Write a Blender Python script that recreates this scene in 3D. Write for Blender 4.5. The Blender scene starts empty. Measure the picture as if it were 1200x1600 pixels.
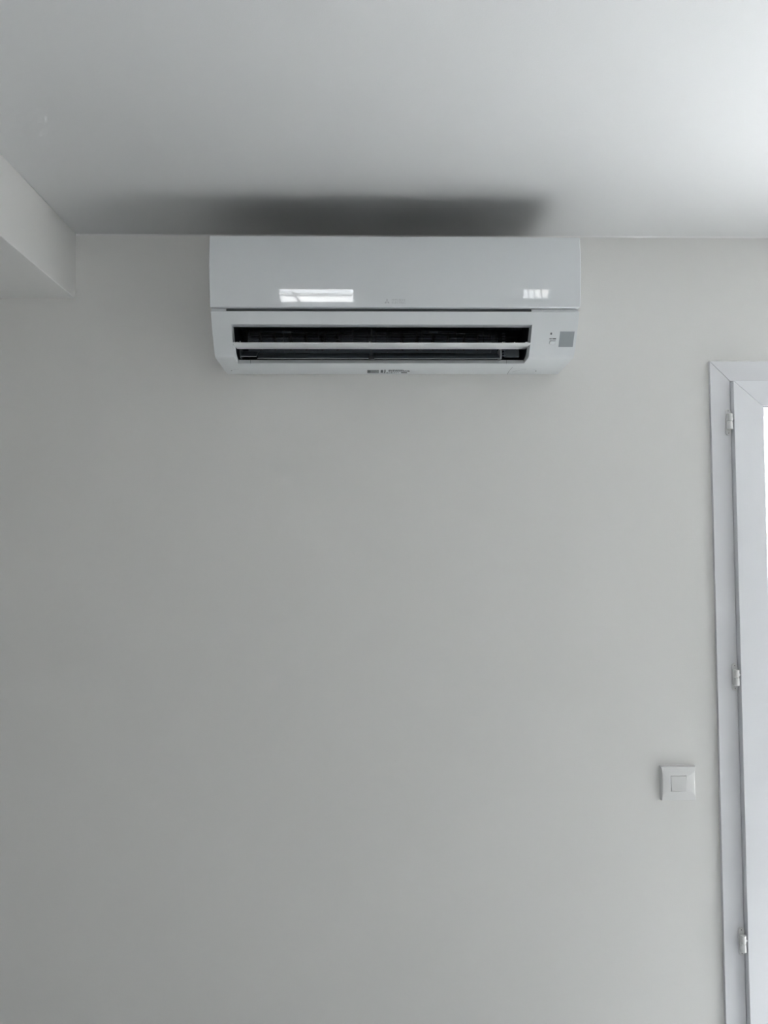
import bpy, bmesh, math
from mathutils import Vector, Matrix
PI = math.pi
S = bpy.context.scene
COL = S.collection

# ------------------------------------------------------------------ camera
CAM = Vector((0, -1.74, 1.65))
P, Y, R = math.radians(2.5), math.radians(1.35), math.radians(.30)
fw = Vector((math.sin(Y)*math.cos(P), math.cos(Y)*math.cos(P), math.sin(P)))
rt = Vector((math.cos(Y), -math.sin(Y), 0)); up = rt.cross(fw)
r2 = rt*math.cos(R) - up*math.sin(R); u2 = up*math.cos(R) + rt*math.sin(R)
cd = bpy.data.cameras.new('camera'); cam = bpy.data.objects.new('camera', cd); COL.objects.link(cam)
cam.matrix_world = Matrix(((r2.x, u2.x, -fw.x, CAM.x), (r2.y, u2.y, -fw.y, CAM.y), (r2.z, u2.z, -fw.z, CAM.z), (0, 0, 0, 1)))
cd.sensor_fit = 'VERTICAL'; cd.sensor_height = 36; cd.lens = 1155/1600*36; cd.clip_start = .02
S.camera = cam

# ------------------------------------------------------------------ world, sun, exposure
w = bpy.data.worlds.new('sky'); S.world = w; w.use_nodes = True
nt = w.node_tree; bg = nt.nodes['Background']
tc = nt.nodes.new('ShaderNodeTexCoord'); sx = nt.nodes.new('ShaderNodeSeparateXYZ'); cr = nt.nodes.new('ShaderNodeValToRGB')
nt.links.new(tc.outputs['Generated'], sx.inputs[0]); nt.links.new(sx.outputs['Z'], cr.inputs[0]); nt.links.new(cr.outputs[0], bg.inputs[0])
cr.color_ramp.elements[0].color = (1, .965, .91, 1); cr.color_ramp.elements[0].position = 0
cr.color_ramp.elements[1].color = (.73, .85, 1, 1); cr.color_ramp.elements[1].position = .6
bg.inputs[1].default_value = 8.8
sd = bpy.data.lights.new('sun', 'SUN'); sun = bpy.data.objects.new('sun', sd); COL.objects.link(sun)
sd.energy = 66; sd.angle = math.radians(.6); sd.color = (.965, .985, 1)
SUN_DIR = Vector((.46, -.54, -1.0)).normalized()       # the way the light travels
sun.rotation_euler = SUN_DIR.to_track_quat('-Z', 'Y').to_euler(); sun.location = (3, 4, 6)
S.view_settings.view_transform = 'Standard'; S.view_settings.look = 'None'
S.view_settings.exposure = 0.08; S.view_settings.gamma = 1; S.view_settings.use_curve_mapping = False

# ------------------------------------------------------------------ room measures
ZC = 2.389                       # ceiling
XL, XR, YB = -4.0, 2.26, -5.2    # left, right and back wall faces; the wall in view is y = 0
DX0, DX1, DZ = .822, 2.14, 2.083 # french door opening in the wall in view

def portal(name, loc, rot, sx_, sy_):
    l = bpy.data.lights.new(name, 'AREA'); l.shape = 'RECTANGLE'; l.size = sx_; l.size_y = sy_
    l.cycles.is_portal = True; l.energy = 1
    o = bpy.data.objects.new(name, l); COL.objects.link(o); o.location = loc; o.rotation_euler = rot

# ------------------------------------------------------------------ materials
def mat(name, col, rough=.5, spec=.5, bump=0, bscale=300, var=0, coat=0, ior=1.5):
    m = bpy.data.materials.new(name); m.use_nodes = True; n = m.node_tree; b = n.nodes['Principled BSDF']
    b.inputs['Roughness'].default_value = rough; b.inputs['IOR'].default_value = ior
    b.inputs['Specular IOR Level'].default_value = spec
    b.inputs['Coat Weight'].default_value = coat; b.inputs['Coat Roughness'].default_value = .02
    g = n.nodes.new('ShaderNodeTexCoord'); ns = n.nodes.new('ShaderNodeTexNoise')
    n.links.new(g.outputs['Object'], ns.inputs['Vector'])
    ns.inputs['Scale'].default_value = 2.3; ns.inputs['Detail'].default_value = 3
    mx = n.nodes.new('ShaderNodeMix'); mx.data_type = 'RGBA'
    c = Vector(col)
    mx.inputs[6].default_value = (*(c*(1-var)), 1); mx.inputs[7].default_value = (*[min(1, k) for k in c*(1+var)], 1)
    n.links.new(ns.outputs['Fac'], mx.inputs[0]); n.links.new(mx.outputs[2], b.inputs['Base Color'])
    if bump:
        n2 = n.nodes.new('ShaderNodeTexNoise'); n.links.new(g.outputs['Object'], n2.inputs['Vector'])
        n2.inputs['Scale'].default_value = bscale; n2.inputs['Detail'].default_value = 4
        bp = n.nodes.new('ShaderNodeBump'); bp.inputs['Strength'].default_value = bump; bp.inputs['Distance'].default_value = .0006
        n.links.new(n2.outputs['Fac'], bp.inputs['Height']); n.links.new(bp.outputs[0], b.inputs['Normal'])
    return m
M_wall = mat('wall_paint', (.79, .784, .762), .75, .3, .35, 420, .012)
M_ceil = mat('ceiling_paint', (.70, .703, .70), .8, .25, .25, 380, .012)
M_beam = mat('beam_paint', (.79, .785, .765), .75, .3, .3, 400, .012)
M_caulk = mat('white_caulk', (.79, .79, .78), .6, .3)
M_pan = mat('glossy_white_panel', (.76, .785, .80), .012, .5, ior=1.55)
M_body = mat('satin_white_plastic', (.73, .755, .765), .38, .45)
M_flap = mat('flap_plastic', (.80, .82, .82), .3, .45)
M_dark = mat('duct_black_plastic', (.024, .029, .038), .5, .3)
M_slate = mat('slate_plastic', (.10, .12, .145), .42, .4)
M_floorduct = mat('grey_duct_floor', (.075, .09, .10), .38, .4)
M_black = mat('black_plastic', (.004, .005, .008), .45, .3)
M_slot = mat('slot_shade_print_grey', (.10, .11, .115), .5, .3)  # dark grey for the painted slot shade, also for print and filter
M_edge = mat('grey_edge_plastic', (.30, .31, .32), .35, .4)
M_clear = mat('pale_rod_plastic', (.10, .11, .115), .3, .5)
M_logo = mat('silver_print', (.50, .515, .53), .3, .5)
M_sens = mat('grey_sensor_film', (.34, .37, .385), .2, .5)
M_print = mat('dark_print', (.05, .055, .06), .5, .3)
M_greyprint = mat('grey_print', (.30, .32, .32), .5, .3)
M_pvc = mat('white_pvc', (.90, .91, .935), .34, .45)
M_frame = mat('white_pvc_frame', (.84, .845, .865), .36, .45)
M_gasket = mat('grey_gasket', (.25, .25, .27), .6, .3)
M_hinge = mat('hinge_white_coat', (.80, .80, .79), .35, .5)
M_screw = mat('screw_recess', (.06, .05, .045), .5, .5)
M_sw = mat('switch_white_plastic', (.79, .79, .78), .32, .5)
M_floor = mat('pale_grey_floor', (.52, .525, .52), .5, .4, 0, 300, .05)
M_terr = mat('pale_terrace_stone', (.52, .52, .51), .8, .2, .2, 60, .05)
M_out = mat('outside_render', (.84, .82, .79), .85, .2, .2, 60, .04)
M_parapet = mat('grey_parapet_render', (.16, .165, .17), .85, .2, .2, 60, .04)
M_rail = mat('dark_railing', (.05, .055, .06), .5, .4)
def glass():
    m = bpy.data.materials.new('window_glass'); m.use_nodes = True; n = m.node_tree; n.nodes.clear()
    o = n.nodes.new('ShaderNodeOutputMaterial'); t = n.nodes.new('ShaderNodeBsdfTransparent'); g = n.nodes.new('ShaderNodeBsdfGlossy')
    f = n.nodes.new('ShaderNodeMath'); lw = n.nodes.new('ShaderNodeLayerWeight'); pw = n.nodes.new('ShaderNodeMath'); mx = n.nodes.new('ShaderNodeMixShader'); g.inputs['Roughness'].default_value = .01
    t.inputs[0].default_value = (.965, .96, .96, 1); pw.operation = 'POWER'; pw.inputs[1].default_value = 5; lw.inputs[0].default_value = .5
    f.operation = 'MULTIPLY_ADD'; f.inputs[1].default_value = .9; f.inputs[2].default_value = .04
    n.links.new(lw.outputs['Facing'], pw.inputs[0]); n.links.new(pw.outputs[0], f.inputs[0])
    n.links.new(f.outputs[0], mx.inputs[0]); n.links.new(t.outputs[0], mx.inputs[1]); n.links.new(g.outputs[0], mx.inputs[2]); n.links.new(mx.outputs[0], o.inputs[0])
    return m
M_glass = glass()

# ------------------------------------------------------------------ mesh helpers
def obj(name, bm, m, parent=None, bevel=0, seg=2, smooth=False, sub=None):
    bmesh.ops.recalc_face_normals(bm, faces=bm.faces)
    me = bpy.data.meshes.new(name); bm.to_mesh(me); bm.free(); me.materials.append(m)
    o = bpy.data.objects.new(name, me); COL.objects.link(o)
    if parent: o.parent = parent
    if smooth:
        for p in me.polygons: p.use_smooth = True
        me.set_sharp_from_angle(angle=math.radians(32))
    if bevel:
        b = o.modifiers.new('bevel', 'BEVEL'); b.width = bevel; b.segments = seg; b.limit_method = 'ANGLE'; b.angle_limit = math.radians(28); b.harden_normals = False
        for p in me.polygons: p.use_smooth = True
        me.set_sharp_from_angle(angle=math.radians(60))
    return o
def bx(bm, x0, x1, y0, y1, z0, z1):
    r = bmesh.ops.create_cube(bm, size=1)
    for v in r['verts']:
        v.co = Vector(((x0+x1)/2 + v.co.x*(x1-x0), (y0+y1)/2 + v.co.y*(y1-y0), (z0+z1)/2 + v.co.z*(z1-z0)))
    return bm
def box(*a): return bx(bmesh.new(), *a)
def prism(bm, pts, axis, a, b):
    """extrude a 2-D outline between a and b along axis 'x' (pts are y,z) or 'y' (pts are x,z)"""
    def P3(p, t): return Vector((t, p[0], p[1])) if axis == 'x' else Vector((p[0], t, p[1]))
    A = [bm.verts.new(P3(p, a)) for p in pts]; B = [bm.verts.new(P3(p, b)) for p in pts]
    n = len(pts)
    for i in range(n): bm.faces.new((A[i], A[(i+1) % n], B[(i+1) % n], B[i]))
    bm.faces.new(A); bm.faces.new(B[::-1]); return bm
def cyl(bm, c0, c1, r, seg=16, r1=None):
    c0, c1 = Vector(c0), Vector(c1); d = (c1-c0)
    q = d.to_track_quat('Z', 'Y').to_matrix().to_4x4(); q.translation = (c0+c1)/2
    bmesh.ops.create_cone(bm, cap_ends=True, segments=seg, radius1=r, radius2=r if r1 is None else r1, depth=d.length, matrix=q); return bm
def empty(name, loc=(0, 0, 0)):
    o = bpy.data.objects.new(name, None); COL.objects.link(o); o.location = loc; o.empty_display_size = .05; return o
def tag(o, label=None, cat=None, kind=None, group=None):
    if label: o['label'] = label
    if cat: o['category'] = cat
    if kind: o['kind'] = kind
    if group: o['group'] = group
    return o
def text_mesh(name, body, size, m, parent, M4, extrude=.00008, space=1.0, sx_=1.0):
    c = bpy.data.curves.new(name, 'FONT'); c.body = body; c.size = size; c.extrude = extrude; c.space_character = space; c.resolution_u = 2
    t = bpy.data.objects.new(name, c); COL.objects.link(t)
    dg = bpy.context.evaluated_depsgraph_get(); me = bpy.data.meshes.new_from_object(t.evaluated_get(dg))
    COL.objects.unlink(t); bpy.data.objects.remove(t)
    me.transform(M4 @ Matrix.Diagonal((sx_, 1, 1, 1))); me.materials.clear(); me.materials.append(m)
    o = bpy.data.objects.new(name, me); COL.objects.link(o); o.parent = parent; return o

# ------------------------------------------------------------------ room shell
T = .28
bm = bmesh.new()
bx(bm, XL-T, DX0, 0, T, -.1, ZC+.2); bx(bm, DX1, XR+T, 0, T, -.1, ZC+.2); bx(bm, DX0, DX1, 0, T, DZ, ZC+.2); bx(bm, DX0, DX1, 0, T, -.1, 0.0)
tag(obj('wall_front', bm, M_wall), 'matt off-white painted wall behind the air conditioner', 'wall', 'structure')
tag(obj('ceiling', box(XL-T, XR+T, YB-T, 0, ZC, ZC+.2), M_ceil), 'matt white ceiling above the air conditioner', 'ceiling', 'structure')
tag(obj('floor', box(XL-T, XR+T, YB-T, 0, -.1, 0), M_floor), 'pale grey floor, below the photograph', 'floor', 'structure')
tag(obj('wall_left', box(XL-T, XL, YB-T, 0, 0, ZC), M_wall), 'white painted wall at the left end of the room', 'wall', 'structure')
tag(obj('wall_right', box(XR, XR+T, YB-T, 0, 0, ZC), M_wall), 'white painted wall at the right end of the room', 'wall', 'structure')
# back wall with two glazed openings (seen mirrored in the glossy panel)
BW = [(-.80, -.06, .95, 2.30), (1.33, 1.66, 1.60, 2.32)]
bm = bmesh.new()
bx(bm, XL, BW[0][0], YB-T, YB, 0, ZC); bx(bm, BW[0][1], BW[1][0], YB-T, YB, 0, ZC); bx(bm, BW[1][1], XR, YB-T, YB, 0, ZC)
bx(bm, BW[0][0], BW[0][1], YB-T, YB, BW[0][3], ZC); bx(bm, BW[0][0], BW[0][1], YB-T, YB, 0, BW[0][2])
bx(bm, BW[1][0], BW[1][1], YB-T, YB, 0, BW[1][2]); bx(bm, BW[1][0], BW[1][1], YB-T, YB, BW[1][3], ZC)
tag(obj('wall_back', bm, M_wall), 'white painted wall behind the photographer', 'wall', 'structure')
# boxed beam running from the wall towards the viewer, left
tag(obj('ceiling_beam', box(-1.35, -.686, YB, 0, 2.2335, ZC), M_beam, bevel=.0015), 'boxed white ceiling beam at upper left, meeting the wall', 'beam', 'structure')
# thin caulk bead in the wall / ceiling joint
bm = bmesh.new(); prism(bm, [(0, ZC), (-.0028, ZC), (-.0008, ZC-.0012), (0, ZC-.003)], 'x', -.686, XR)
tag(obj('trim_1', bm, M_caulk), 'thin white caulk line in the joint of wall and ceiling', 'trim', 'structure')

def glazed(name, label, axis, a0, a1, z0, z1, y0, y1, mull=()):
    """simple fixed glazed unit in an opening; axis 'y' = lies in a wall facing y, 'x' = in a wall facing x"""
    e = empty(name, (((a0+a1)/2, (y0+y1)/2, z0) if axis == 'y' else ((y0+y1)/2, (a0+a1)/2, z0)))
    tag(e, label, 'window', 'structure')
    L = e.location
    def b(p0, p1, q0, q1, r0, r1):
        if axis == 'y': return box(p0-L.x, p1-L.x, q0-L.y, q1-L.y, r0-L.z, r1-L.z)
        return box(q0-L.x, q1-L.x, p0-L.y, p1-L.y, r0-L.z, r1-L.z)
    t = .05
    for q in ((a0, a0+t, z0, z1), (a1-t, a1, z0, z1), (a0+t, a1-t, z1-t, z1), (a0+t, a1-t, z0, z0+t)):
        obj('window_frame', b(q[0], q[1], y0, y1, q[2], q[3]), M_pvc, e, .003)
    for z in mull: obj('glazing_bar', b(a0+t, a1-t, y0+.01, y1-.01, z-.01, z+.01), M_pvc, e)
    ym = (y0+y1)/2
    obj('glass_pane', b(a0+t, a1-t, ym-.003, ym+.003, z0+t, z1-t), M_glass, e)
    return e
glazed('window_2', 'white window behind the photographer, mirrored at the left of the panel', 'y', *BW[0][:2], BW[0][2], BW[0][3], YB-.16, YB-.10)
W1 = glazed('window_1', 'narrow white window behind the photographer, mirrored at the right of the panel', 'y', *BW[1][:2], BW[1][2], BW[1][3], YB-.16, YB-.10)
for k, x in enumerate((-.062, -.005, .055)):
    b_ = bmesh.new(); cyl(b_, (x+.012, -.02, .05), (x-.012, -.02, .67), .005, 6); obj('lattice_bar', b_, M_pvc, W1)
portal('portal_door', ((DX0+DX1)/2, .08, DZ/2), (-PI/2, 0, 0), DX1-DX0, DZ)
portal('portal_back', (-.43, YB-.05, 1.625), (PI/2, 0, 0), .74, 1.35)
portal('portal_back_small', (1.495, YB-.05, 1.96), (PI/2, 0, 0), .33, .72)

# ------------------------------------------------------------------ outside
tag(obj('terrace', box(-14, 14, T, 6, -.14, -.04), M_terr), 'pale stone terrace outside the glazed door', 'terrace', 'structure')
tag(obj('balcony', box(-4, 5, YB-T-1.5, YB-T, -.14, -.04), M_terr), 'pale balcony slab behind the photographer', 'balcony', 'structure')
tag(obj('ground', box(-40, 40, -60, 60, -3.2, -3.0), M_terr), 'pale ground around the building', 'ground', 'structure')
tag(obj('balcony_parapet', box(-4, 5, YB-T-1.5, YB-T-1.36, -.04, 1.06), M_parapet), 'rendered parapet of the balcony behind the photographer', 'parapet', 'structure')
e = tag(empty('drying_frame', (-.79, -6.3, -.04)), 'dark metal frame on the balcony, mirrored in the window reflection on the panel', 'frame')
obj('cross_bar', box(-.09, .07, -.01, .01, 2.035, 2.055), M_rail, e); obj('cross_bar', box(-.09, .07, -.02, .02, 1.69, 1.76), M_rail, e)
obj('leg', cyl(bmesh.new(), (.06, 0, 2.05), (.13, 0, 1.1), .014, 8), M_rail, e); obj('leg', cyl(bmesh.new(), (.13, 0, 1.1), (.16, 0, 0), .014, 8), M_rail, e)
obj('leg', cyl(bmesh.new(), (-.08, 0, 2.05), (-.08, 0, 0), .014, 8), M_rail, e)
e = tag(empty('washing_line', (-.64, -6.5, 1.72)), 'thin washing line across the balcony, a faint line in the window reflection', 'line')
obj('cord', cyl(bmesh.new(), (-.1, 0, 0), (3.2, 0, 0), .007, 6), M_rail, e); obj('cord', cyl(bmesh.new(), (-.1, 0, -.14), (3.2, 0, -.14), .004, 6), M_rail, e)
e = tag(empty('added_house', (-2.5, -19, -3)), 'pale rendered house across from the balcony, added to match light and reflection', 'house')  # invented house, gives the panel a bright window reflection
obj('house_wall', box(-7, 7, -5, 0, 0, 4.3), M_out, e)
bm = bmesh.new(); prism(bm, [(-5.4, 4.3), (.4, 4.3), (-2.5, 5.3)], 'x', -7.3, 7.3); obj('roof', bm, M_terr, e)

# ------------------------------------------------------------------ french door in the wall in view
D = tag(empty('door_1', ((DX0+DX1)/2, 0, 0)), 'white glazed door with mitred frame and three hinges at the right edge', 'door', 'structure')
def dchild(o, par=D):
    o.parent = par; o.matrix_parent_inverse = Matrix.Identity(4); return o
def off(bm, e):
    for v in bm.verts: v.co -= e.location
    return bm
FW, FY0, FY1 = .0475, -.008, .07
g = .0003
fx0, fx1, fz1 = DX0, DX1, DZ
bm = prism(bmesh.new(), [(fx0, 0), (fx0+FW, 0), (fx0+FW, fz1-FW-g), (fx0, fz1-g)], 'y', FY0, FY1); obj('frame_jamb', off(bm, D), M_frame, D, .0008)
bm = prism(bmesh.new(), [(fx1, 0), (fx1-FW, 0), (fx1-FW, fz1-FW-g), (fx1, fz1-g)], 'y', FY0, FY1); obj('frame_jamb', off(bm, D), M_frame, D, .0008)
bm = prism(bmesh.new(), [(fx0+g, fz1), (fx1-g, fz1), (fx1-FW-g, fz1-FW), (fx0+FW+g, fz1-FW)], 'y', FY0, FY1); obj('frame_head', off(bm, D), M_frame, D, .0008)
obj('sill', off(box(fx0+FW+.001, fx1-FW-.001, .0, .07, 0, .02), D), M_edge, D)
# caulk around the frame
bm = bmesh.new(); prism(bm, [(0, fz1), (0, fz1+.004), (-.002, fz1+.003), (-.0075, fz1)], 'x', fx0+.003, fx1); obj('caulk_bead', off(bm, D), M_caulk, D)
bm = bmesh.new(); cyl(bm, (fx0-.0002, -.004, fz1-.0005), (fx0+.011, -.0055, fz1+.0022), .0018, 8, .0012); obj('caulk_bead', off(bm, D), M_caulk, D)
# leaves
SW, RW, SY0, SY1 = .069, .0605, -.0235, .045
def leaf(x0, x1, z0=.022, z1=2.0325):
    L = D
    def s(pts, n): return obj(n, off(prism(bmesh.new(), pts, 'y', SY0, SY1), D), M_pvc, L, .0012)
    s([(x0, z0+g), (x0+SW, z0+RW+g), (x0+SW, z1-RW-g), (x0, z1-g)], 'leaf_stile')
    s([(x1, z0+g), (x1-SW, z0+RW+g), (x1-SW, z1-RW-g), (x1, z1-g)], 'leaf_stile')
    s([(x0+g, z1), (x1-g, z1), (x1-SW-g, z1-RW), (x0+SW+g, z1-RW)], 'leaf_rail')
    s([(x0+g, z0), (x1-g, z0), (x1-SW-g, z0+RW), (x0+SW+g, z0+RW)], 'leaf_rail')
    a0, a1, c0, c1 = x0+SW, x1-SW, z0+RW, z1-RW
    # gasket line, then the sloped glazing beads, then the pane
    def ring(n, m, t0, t1, ya, yb, ym):
        """four mitred sloped bars between inset t0 (at depth ya) and t1 (at depth yb), backed at ym"""
        cs = [(a0, c0), (a1, c0), (a1, c1), (a0, c1)]; sg = [(1, 1), (-1, 1), (-1, -1), (1, -1)]
        for i in range(4):
            j = (i+1) % 4; b = bmesh.new(); vs = []
            for (k, t, y) in ((i, t0, ya), (j, t0, ya), (j, t1, yb), (i, t1, yb), (i, t0, ym), (j, t0, ym), (j, t1, ym), (i, t1, ym)):
                vs.append(b.verts.new((cs[k][0]+sg[k][0]*t, y, cs[k][1]+sg[k][1]*t)))
            for f in ((0, 1, 2, 3), (4, 5, 6, 7), (0, 1, 5, 4), (1, 2, 6, 5), (2, 3, 7, 6), (3, 0, 4, 7)): b.faces.new([vs[q] for q in f])
            obj(n, off(b, D), m, L)
    ring('gasket', M_gasket, 0, .0014, -.0200, -.0200, .03)
    ring('glazing_bead', M_pvc, .0016, .013, -.0215, -.004, .03)
    obj('glass_pane', off(box(a0+.012, a1-.012, .008, .012, c0+.012, c1-.012), D), M_glass, L)
lx0 = fx0+FW+.001; lx1 = fx1-FW-.001; lm = (lx0+lx1)/2
leaf(lx0, lm-.001); leaf(lm+.001, lx1)
# handle on the meeting stile (right of the frame edge)
h = obj('handle', off(box(lm+.022, lm+.048, -.032, -.0235, .93, 1.13), D), M_pvc, D, .003)
bm = bmesh.new(); cyl(bm, (lm+.035, -.03, 1.06), (lm+.035, -.07, 1.06), .008); bx(bm, lm+.027, lm+.15, -.078, -.064, 1.05, 1.072)
obj('lever', off(bm, D), M_pvc, h, .003)
def hinge(zc, hx=.8555, s=1):
    # plate with rounded ends, on the frame face
    pts = []; hw, hh = .0068, .032
    for k in range(13):
        a = PI*k/12; pts.append((hw*math.cos(a), hh-hw+hw*math.sin(a)))
    for k in range(13):
        a = PI+PI*k/12; pts.append((hw*math.cos(a), -hh+hw+hw*math.sin(a)))
    cx = hx+s*hw
    pl = obj('hinge', off(prism(bmesh.new(), [(cx+a, zc+b) for a, b in pts], 'y', -.0105, -.0078), D), M_hinge, D, .0006)
    for q in (.0265, -.0265):
        b = bmesh.new(); cyl(b, (cx-.0002*s, -.0108, zc+q), (cx-.0002*s, -.0102, zc+q), .0030, 16)
        obj('screw', off(b, D), M_hinge, pl)
        b = bmesh.new(); cyl(b, (cx-.0002*s, -.0111, zc+q), (cx-.0002*s, -.0106, zc+q), .0011, 6)
        obj('screw_recess', off(b, D), M_screw, pl)
    kx, ky, kr = cx-s*.0010, -.0190, .0066
    for (za, zb) in ((.0004, .0185), (-.0185, -.0004)):
        b = bmesh.new(); cyl(b, (kx, ky, zc+za), (kx, ky, zc+zb), kr, 28)
        obj('knuckle', off(b, D), M_hinge, pl, .0009)
    b = bmesh.new(); bx(b, kx-.004, kx+.004, -.019, -.0100, zc-.017, zc+.017); obj('knuckle_web', off(b, D), M_hinge, pl)
    b = bmesh.new(); cyl(b, (kx, ky, zc+.0065), (kx+s*.0115, ky, zc+.0065), .0027, 12); obj('hinge_pin_arm', off(b, D), M_hinge, pl)
for z in (1.9365, 1.3348, .7288): hinge(z)

# ------------------------------------------------------------------ light switch
sx0, sx1, sz0, sz1 = .6830, .7650, 1.0500, 1.1290
SWc = Vector(((sx0+sx1)/2, 0, (sz0+sz1)/2))
sw = tag(empty('light_switch', SWc), 'square white light switch with small rocker on the wall, left of the door', 'light switch')
hx_, hz_ = (sx1-sx0)/2, (sz1-sz0)/2
bm = bmesh.new(); N = 16
def loop(y, insx, insz, curve):
    pts = []
    def V(x, z): return (x, y, z)
    for k in range(N):
        t = -1+2*k/N; pts.append(V(t*(hx_-insx), -hz_+insz))
    for k in range(N):
        t = -1+2*k/N; pts.append(V(hx_-insx-curve*(1-t*t), t*(hz_-insz)))
    for k in range(N):
        t = 1-2*k/N; pts.append(V(t*(hx_-insx), hz_-insz))
    for k in range(N):
        t = 1-2*k/N; pts.append(V(-hx_+insx+curve*(1-t*t), t*(hz_-insz)))
    return [bm.verts.new(p) for p in pts]
def sqloop(y, h1, h2):
    pts = []
    for k in range(N): pts.append((h1*(-1+2*k/N), y, -h2))
    for k in range(N): pts.append((h1, y, h2*(-1+2*k/N)))
    for k in range(N): pts.append((h1*(1-2*k/N), y, h2))
    for k in range(N): pts.append((-h1, y, h2*(1-2*k/N)))
    return [bm.verts.new(p) for p in pts]
rh = .0183
loops = [loop(0, 0, 0, 0), loop(-.0030, 0, 0, 0), loop(-.0088, .0011, .0011, .0034), sqloop(-.0088, rh, rh), sqloop(-.0045, rh, rh)]
for A, B in zip(loops[:-1], loops[1:]):
    n = len(A)
    for i in range(n): bm.faces.new((A[i], A[(i+1) % n], B[(i+1) % n], B[i]))
bm.faces.new(loops[-1]); bm.faces.new(loops[0])
obj('cover_plate', bm, M_sw, sw, .0004, 1)
r = rh-.0007
bm = bmesh.new()
vs = [bm.verts.new(p) for p in [(-r, -.005, -r), (r, -.005, -r), (r, -.005, r), (-r, -.005, r), (-r+.0008, -.0088, -r), (r, -.0112, -r), (r, -.0100, r), (-r, -.0080, r)]]
for f in ((0, 1, 2, 3), (4, 5, 6, 7), (0, 1, 5, 4), (1, 2, 6, 5), (2, 3, 7, 6), (3, 0, 4, 7)): bm.faces.new([vs[q] for q in f])
obj('rocker', bm, M_sw, sw, .0006)

# ------------------------------------------------------------------ air conditioner
AC = tag(empty('air_conditioner', (.064, 0, 2.05)), 'white wall-mounted split air conditioner with glossy front panel under the ceiling', 'air conditioner')
def ac(name, bm, m, par=None, **k):
    off(bm, AC); return obj(name, bm, m, par or AC, **k)
X0, X1, OX0, OX1 = -.3258, .4540, -.2850, .3553
prof = [(-.1950, 2.1427), (-.1972, 2.1415), (-.1885, 2.1193), (-.1875, 2.1170), (-.176, 2.096), (-.1613, 2.0713), (-.1550, 2.0617), (-.1520, 2.0583), (-.1460, 2.0560), (-.138, 2.0551), (-.1042, 2.0539), (-.0615, 2.0523), (-.0120, 2.0507), (-.0095, 2.0515), (0, 2.0560)]
iT, iB = 3, 10         # opening spans profile points iT .. iB
top = [(0, 2.296), (-.190, 2.296), (-.190, 2.1427)]
bm = bmesh.new()
full = prof + top
xs = [X0, OX0, OX1, X1]
G = [[bm.verts.new((x, p[0], p[1])) for p in full] for x in xs]
n = len(full)
for s in range(3):
    for i in range(n):
        j = (i+1) % n
        if s == 1 and iT <= i < iB: continue
        bm.faces.new((G[s][i], G[s][j], G[s+1][j], G[s+1][i]))
bm.faces.new(G[0]); bm.faces.new(G[3])
# reveal of the outlet: inner rim behind the outer edge
inner = [(-.1630, 2.1180), (-.1520, 2.0990), (-.1400, 2.0820), (-.1330, 2.0735), (-.1270, 2.0690), (-.1220, 2.0660), (-.1150, 2.0640), (-.1010, 2.0625)]
ix = [OX0+.0012, OX1-.0012]
I = [[bm.verts.new((x, p[0], p[1])) for p in inner] for x in ix]
O = [G[1][iT:iB+1], G[2][iT:iB+1]]
for s in range(2):
    for k in range(7): bm.faces.new((O[s][k], O[s][k+1], I[s][k+1], I[s][k]))
bm.faces.new((O[0][0], I[0][0], I[1][0], O[1][0])); bm.faces.new((O[0][7], I[0][7], I[1][7], O[1][7]))
body = ac('casing', bm, M_body, smooth=True)
# front panel: gently bowed glossy cover
def pan_y(z): return 1.62*(z-2.235)**2 - .2155
zs = [2.1490 + (2.2985-2.1490)*k/40 for k in range(41)]
bm = bmesh.new()
prism(bm, [(pan_y(z), z) for z in zs] + [(-.190, 2.2985), (-.190, 2.1490)], 'x', X0-.0006, X1+.0006)
o = ac('front_panel', bm, M_pan, bevel=.0018, seg=3)
tag(o, 'glossy bowed front panel mirroring a window')
# dark strip painted as the shade in the slot between panel and casing
ac('slot_shade_strip', box(-.2945, .3530, -.1912, -.186, 2.1425, 2.1492), M_slot)
ac('slot_lip', box(X0+.001, -.2945, -.1950, -.186, 2.1425, 2.1478), M_body)
ac('slot_lip', box(.3530, X1-.006, -.1950, -.186, 2.1425, 2.1478), M_body)
# dark duct behind the outlet
dp = [(-.1630, 2.1180), (-.150, 2.127), (-.12, 2.136), (-.07, 2.139), (-.040, 2.130), (-.024, 2.112), (-.024, 2.090), (-.040, 2.074), (-.075, 2.064), (-.1010, 2.0625)]
bm = bmesh.new()
A = [bm.verts.new((ix[0], p[0], p[1])) for p in dp]; B = [bm.verts.new((ix[1], p[0], p[1])) for p in dp]
for i in range(len(dp)-1): bm.faces.new((A[i], A[i+1], B[i+1], B[i]))
Ae = [bm.verts.new((ix[0], p[0], p[1])) for p in inner[-2:0:-1]]; Be = [bm.verts.new((ix[1], p[0], p[1])) for p in inner[-2:0:-1]]
bm.faces.new(A+Ae); bm.faces.new(B+Be)
duct = ac('air_duct', bm, M_dark)
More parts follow.
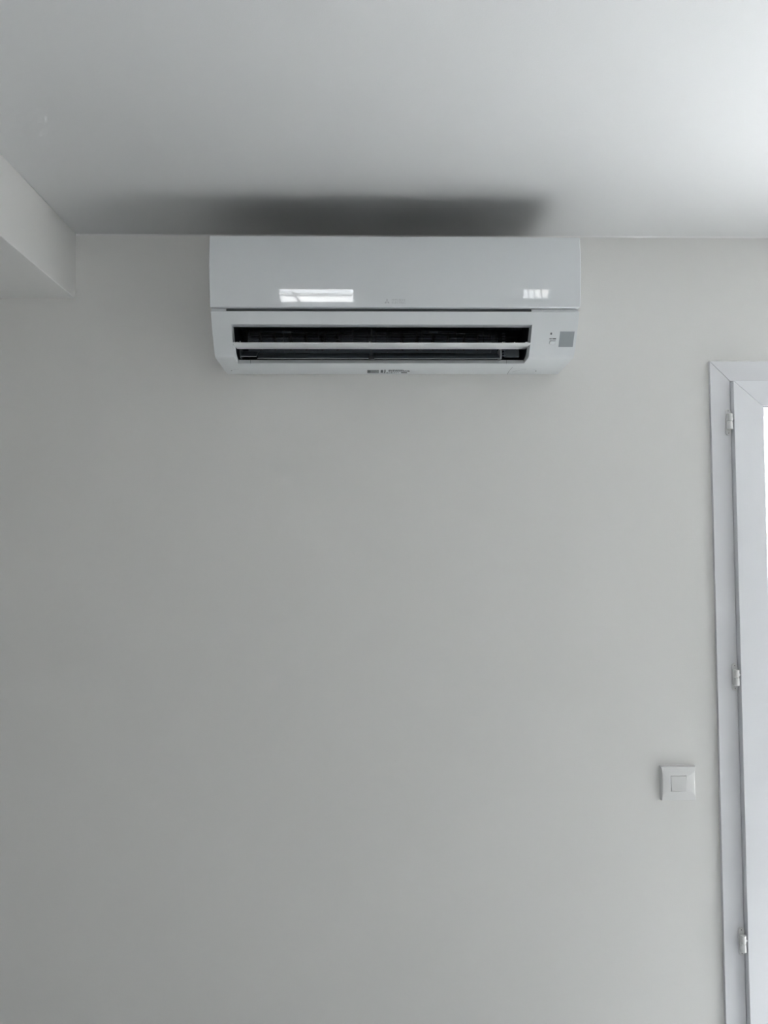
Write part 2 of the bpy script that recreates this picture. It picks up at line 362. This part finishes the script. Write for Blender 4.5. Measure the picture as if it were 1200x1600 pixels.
# cross-flow fan: ribbed drum at the back of the duct
bm = bmesh.new(); fc = (-.058, 2.112)
for k in range(26):
    a = 2*PI*k/26; cy, cz = fc[0]+.024*math.cos(a), fc[1]+.024*math.sin(a)
    d = Vector((0, math.cos(a+.7), math.sin(a+.7)))*.0055; t = Vector((0, -d.z, d.y)).normalized()*.0005
    q = [Vector((0, cy, cz))+d+t, Vector((0, cy, cz))+d-t, Vector((0, cy, cz))-d-t, Vector((0, cy, cz))-d+t]
    prism(bm, [(v.y, v.z) for v in q], 'x', OX0+.02, .300)
for k in range(8):
    x = OX0+.02+k*.0786; b0 = bmesh.ops.create_cone(bm, cap_ends=True, segments=26, radius1=.029, radius2=.029, depth=.002, matrix=Matrix.Translation((x, *fc)) @ Matrix.Rotation(PI/2, 4, 'Y'))
tag(ac('fan_drum', bm, M_slate), kind='stuff')
# grey duct floor with pale lip, on both sides of the centre support
def floor_panel(x0, x1, zl):
    p = ac('duct_floor', prism(bmesh.new(), [(-.1180, zl), (-.1080, zl+.007), (-.090, zl+.018), (-.070, zl+.024), (-.070, zl+.0225), (-.090, zl+.0165), (-.1080, zl+.0053), (-.1175, zl-.0008)], 'x', x0, x1), M_floorduct)
    ac('floor_lip', box(x0, x1, -.1190, -.1174, zl-.0012, zl+.0002), M_edge, p)
floor_panel(-.2396, .0060, 2.0616); floor_panel(.0180, .3005, 2.0616); floor_panel(-.2770, -.2415, 2.0662)
ac('end_guide', box(.2985, .3020, -.1195, -.085, 2.0612, 2.0860), M_edge)
ac('end_guide', box(-.2785, -.2765, -.1195, -.085, 2.0650, 2.0860), M_floorduct)
mc = ac('motor_cover', box(.3120, .3440, -.105, -.095, 2.0690, 2.0850), M_floorduct, bevel=.001)
for k in range(9): ac('cover_rib', box(.3050, .3120, -.1150, -.106, 2.0695+k*.0062, 2.0703+k*.0062), M_slate, mc)
for k in range(8):
    ac('cover_rib', box(.3200+k*.0032, .3208+k*.0032, -.1400, -.135, 2.1200, 2.1235), M_slate, mc)
# centre support rod and its foot
ac('support_rod', cyl(bmesh.new(), (.0120, -.121, 2.0600), (.0120, -.121, 2.1270), .0010, 10), M_clear)
ac('rod_foot', box(.0055, .0185, -.1240, -.114, 2.0585, 2.0665), M_black, bevel=.001)
# guard wires
for z in (2.1290, 2.1212, 2.1126, 2.1040): ac('guard_wire', box(-.2700, .3000, -.1195, -.1187, z-.0005, z+.0005), M_black)
for k, x in enumerate((-.263, -.236, -.090, -.055, .003, .022, .046, .262, .290)): ac('guard_wire', box(x-.0005, x+.0005, -.1187, -.1180, 2.085, 2.131), M_black)
# upright air vanes: curved blades that lean sideways
def vane(x, lean):
    bm = bmesh.new(); A = []; B = []
    K = 6
    for k in range(K+1):
        t = k/K; y = -.1165+.040*t; bend = lean*(.010*t*t)
        for L, dx in ((A, -.0006), (B, .0006)):
            L.append((bm.verts.new((x+bend+dx, y, 2.0840+.006*t)), bm.verts.new((x+bend+dx+lean*.006, y, 2.1240-.004*abs(2*t-1)))))
    for k in range(K):
        for L in (A, B): bm.faces.new((L[k][0], L[k+1][0], L[k+1][1], L[k][1]))
        for q in (0, 1): bm.faces.new((A[k][q], A[k+1][q], B[k+1][q], B[k][q]))
    for k in (0, K): bm.faces.new((A[k][0], A[k][1], B[k][1], B[k][0]))
    ac('air_vane', bm, M_black, smooth=True)
for x in (.080, .114, .1496, .184, .2195, .251): vane(x-.006, 1)
for x in (-.232, -.200, -.165, -.130, -.094, -.060): vane(x+.004, -1)
lk = ac('vane_link', box(-.232, -.050, -.1200, -.1190, 2.1165, 2.1180), M_black); ac('vane_link', box(.070, .262, -.1200, -.1190, 2.1165, 2.1180), M_black)
for x in (-.175, .150):
    ac('vane_link_clip', box(x-.010, x+.010, -.1230, -.1200, 2.1170, 2.1210), M_slate)
# horizontal flap
fz = 2.0792
fp = [(-.1785, fz+.0005), (-.1770, fz-.0006), (-.150, fz-.0002), (-.130, fz+.0006), (-.1215, fz+.0022), (-.1200, fz+.0036), (-.150, fz+.0032), (-.1780, fz+.0016)]
flap = ac('flap', prism(bmesh.new(), fp, 'x', -.2828, .3535), M_flap, bevel=.0006)
def tab(x, w, y, h): ac('flap_tab', prism(bmesh.new(), [(x-w/2, fz+.002), (x+w/2, fz+.002), (x+w/4, fz+.002+h), (x-w/4, fz+.002+h)], 'y', y, y+.004), M_flap, flap)
for x, w_, h_ in ((.0085, .0024, .0055), (.2960, .0024, .0045), (.3220, .0024, .0045), (.3480, .0090, .0050), (-.2760, .0090, .0040), (-.2700, .003, .006)): tab(x, w_, -.165, h_)
# intake grille on top, dark filter below pale bars
gr = ac('intake_filter', box(X0+.02, X1-.02, -.180, -.012, 2.2955, 2.2966), M_slot)
for k in range(14): ac('grille_bar', box(X0+.02+k*.0556, X0+.0225+k*.0556, -.180, -.012, 2.2966, 2.2985), M_slate, gr)
# --- details on the casing
import bisect
def surf(z):        # casing front y at height z, for the sloping face
    for a, b in zip(prof[1:6], prof[2:7]):
        if b[1] <= z <= a[1]:
            t = (z-a[1])/(b[1]-a[1]); return a[0]+(b[0]-a[0])*t
    return prof[6][0]
def decal(name, x0, x1, za, zb, m, t=.0004, **k):
    ya, yb = surf(za), surf(zb)
    return ac(name, prism(bmesh.new(), [(ya-t, za), (yb-t, zb), (yb+.002, zb), (ya+.002, za)], 'x', x0, x1), m, **k)
o = decal('sensor_window', .4172, .4484, 2.0756, 2.1044, M_sens, .0003); tag(o, 'small square grey receiver window')
decal('indicator_lamp', .3965, .4000, 2.0985, 2.1020, M_print); decal('indicator_lamp', .3976, .3990, 2.0996, 2.1010, M_edge, .0006)
M4 = Matrix.Translation((.3950-.064, surf(2.0893)-.0006, 2.0893-2.05)) @ Matrix.Rotation(math.atan2(-(surf(2.094)-surf(2.089)), .005)+PI/2, 4, 'X')
for x0_, x1_ in ((.3958, .3980), (.3986, .4000), (.4010, .4022), (.4030, .4100)): decal('button_print', x0_, x1_, 2.0899, 2.0914, M_print)
bm = bmesh.new()
K = 18; ang = math.atan2(surf(2.086)-surf(2.079), .007)
ring0 = []; ring1 = []
for k in range(K):
    a = 2*PI*k/K; ex = .0075*math.copysign(abs(math.cos(a))**.6, math.cos(a)); ez = .0036*math.copysign(abs(math.sin(a))**.8, math.sin(a))
    z = 2.0828+ez; ring0.append(bm.verts.new((.4031+ex, surf(z)+.001, z))); z2 = 2.0828+ez*.75-.0004; ring1.append(bm.verts.new((.4031+ex*.85, surf(z2)-.0022, z2)))
for k in range(K): bm.faces.new((ring0[k], ring0[(k+1) % K], ring1[(k+1) % K], ring1[k]))
bm.faces.new(ring1)
ac('button', bm, M_body, smooth=True)
decal('button_top_line', .3965, .4095, 2.0866, 2.0875, M_greyprint, .0003)  # thin grey line along the upper edge of the button
# printed maker's mark on the panel: three rhombi and two lines of small capitals
def pan_M(x, z):
    s = 3.24*(z-2.235)
    return Matrix.Translation((x-AC.location.x, pan_y(z)-.0003, z-AC.location.z)) @ Matrix.Rotation(PI/2 - math.atan(s), 4, 'X')
bm = bmesh.new()
def rhomb(cx, cz, ang, s=.0036):
    L = s; Wd = s*.577
    ux, uz = math.cos(ang), math.sin(ang)
    p = [(0, 0), (ux*L*.866+(-uz)*Wd*.866, uz*L*.866+ux*Wd*.866), (ux*L*1.73, uz*L*1.73), (ux*L*.866-(-uz)*Wd*.866, uz*L*.866-ux*Wd*.866)]
    vs = []
    for a, b in p:
        z = cz+b; vs.append(bm.verts.new((cx+a, pan_y(z)-.00025, z)))
    bm.faces.new(vs)
for a in (PI/2, PI/2+2*PI/3, PI/2-2*PI/3): rhomb(.0448, 2.1598, a)
ac('maker_emblem', bm, M_logo)
text_mesh('maker_lettering', 'MITSUBISHI', .0058, M_logo, AC, pan_M(.0545, 2.1612), sx_=.98)
text_mesh('maker_lettering', 'ELECTRIC', .0058, M_logo, AC, pan_M(.0545, 2.1560), sx_=1.17)
# underside: rating label, seams, screw points
def under(y): return 2.0551 + (y+.138)*(2.0507-2.0551)/(.126)
def udecal(name, x0, x1, y0, y1, m, t=.0003, par=None):
    z0, z1 = under(y0), under(y1)
    return ac(name, prism(bmesh.new(), [(y0, z0-t), (y1, z1-t), (y1, z1+.001), (y0, z0+.001)], 'x', x0, x1), m, par)
lab = udecal('rating_label', .0030, .0300, -.0500, -.0240, M_greyprint)
tag(lab, 'grey block of small print on the underside')
udecal('label_print', .0030, .0110, -.0480, -.0270, M_slot, .0004, lab)
for k in range(3): udecal('label_print', .0120, .0290-.004*k, -.0480+.008*k, -.0455+.008*k, M_slot, .0004, lab)
udecal('label_print', .0340, .0395, -.0500, -.0270, M_slot, .0004, lab); udecal('label_print', .0415, .0460, -.0520, -.0300, M_greyprint, .0004, lab)
import random
rnd = random.Random(4)
for row, (ya, yb, xa, xb) in enumerate(((-.052, -.0475, .0520, .0860), (-.0455, -.042, .0520, .0990), (-.0395, -.0370, .0520, .1010), (-.0280, -.0245, .0420, .0790))):
    x = xa
    while x < xb:
        wd = rnd.uniform(.0018, .0050); udecal('label_print', x, min(x+wd, xb), ya, yb, M_slot, .0004, lab); x += wd+rnd.uniform(.0006, .0014)*(2.5 if row == 3 else 1)
udecal('label_print', .0820, .0960, -.0300, -.0235, M_slot, .0004, lab); udecal('label_print', .0975, .1015, -.0430, -.0370, M_slot, .0004, lab)
for x, y in ((.3960, -.040), (-.3095, -.0450)):
    b = bmesh.new(); cyl(b, (x, y, under(y)-.0004), (x, y, under(y)+.001), .0014, 10); ac('screw_point', b, M_slot)
# fine seams: clip joints of the outlet rim and the screw cover outline
for x in (-.2570, .3155): udecal('seam', x-.0004, x+.0004, -.1040, -.1010, M_edge)
for x in (-.2570, .3155): ac('seam', box(x-.0004, x+.0004, -.1046, -.1030, 2.0545, 2.0620), M_edge)
def seamline(pts, wd=.0005):
    b = bmesh.new()
    for (xa, ya), (xb, yb) in zip(pts[:-1], pts[1:]):
        d = Vector((xb-xa, yb-ya)).normalized(); nx, ny = -d.y*wd, d.x*wd
        b.faces.new([b.verts.new((px, py, under(py)-.0003)) for px, py in ((xa+nx, ya+ny), (xb+nx, yb+ny), (xb-nx, yb-ny), (xa-nx, ya-ny))])
    ac('seam', b, M_edge)
seamline([(.3350, -.0750), (.3330, -.0450), (.3345, -.0130)], .0006)
seamline([(.3420, -.0330), (.3500, -.0450), (.3600, -.0520), (.3700, -.0545)], .0006); seamline([(.386, -.0560), (.3945, -.0500), (.3962, -.0400)], .0004)
seamline([(-.3080, -.0500), (-.3000, -.0540), (-.292, -.0555)], .0004)
# mounting plate between casing and wall
ac('mounting_plate', box(-.300, .430, -.0015, 0, 2.070, 2.285), M_edge)
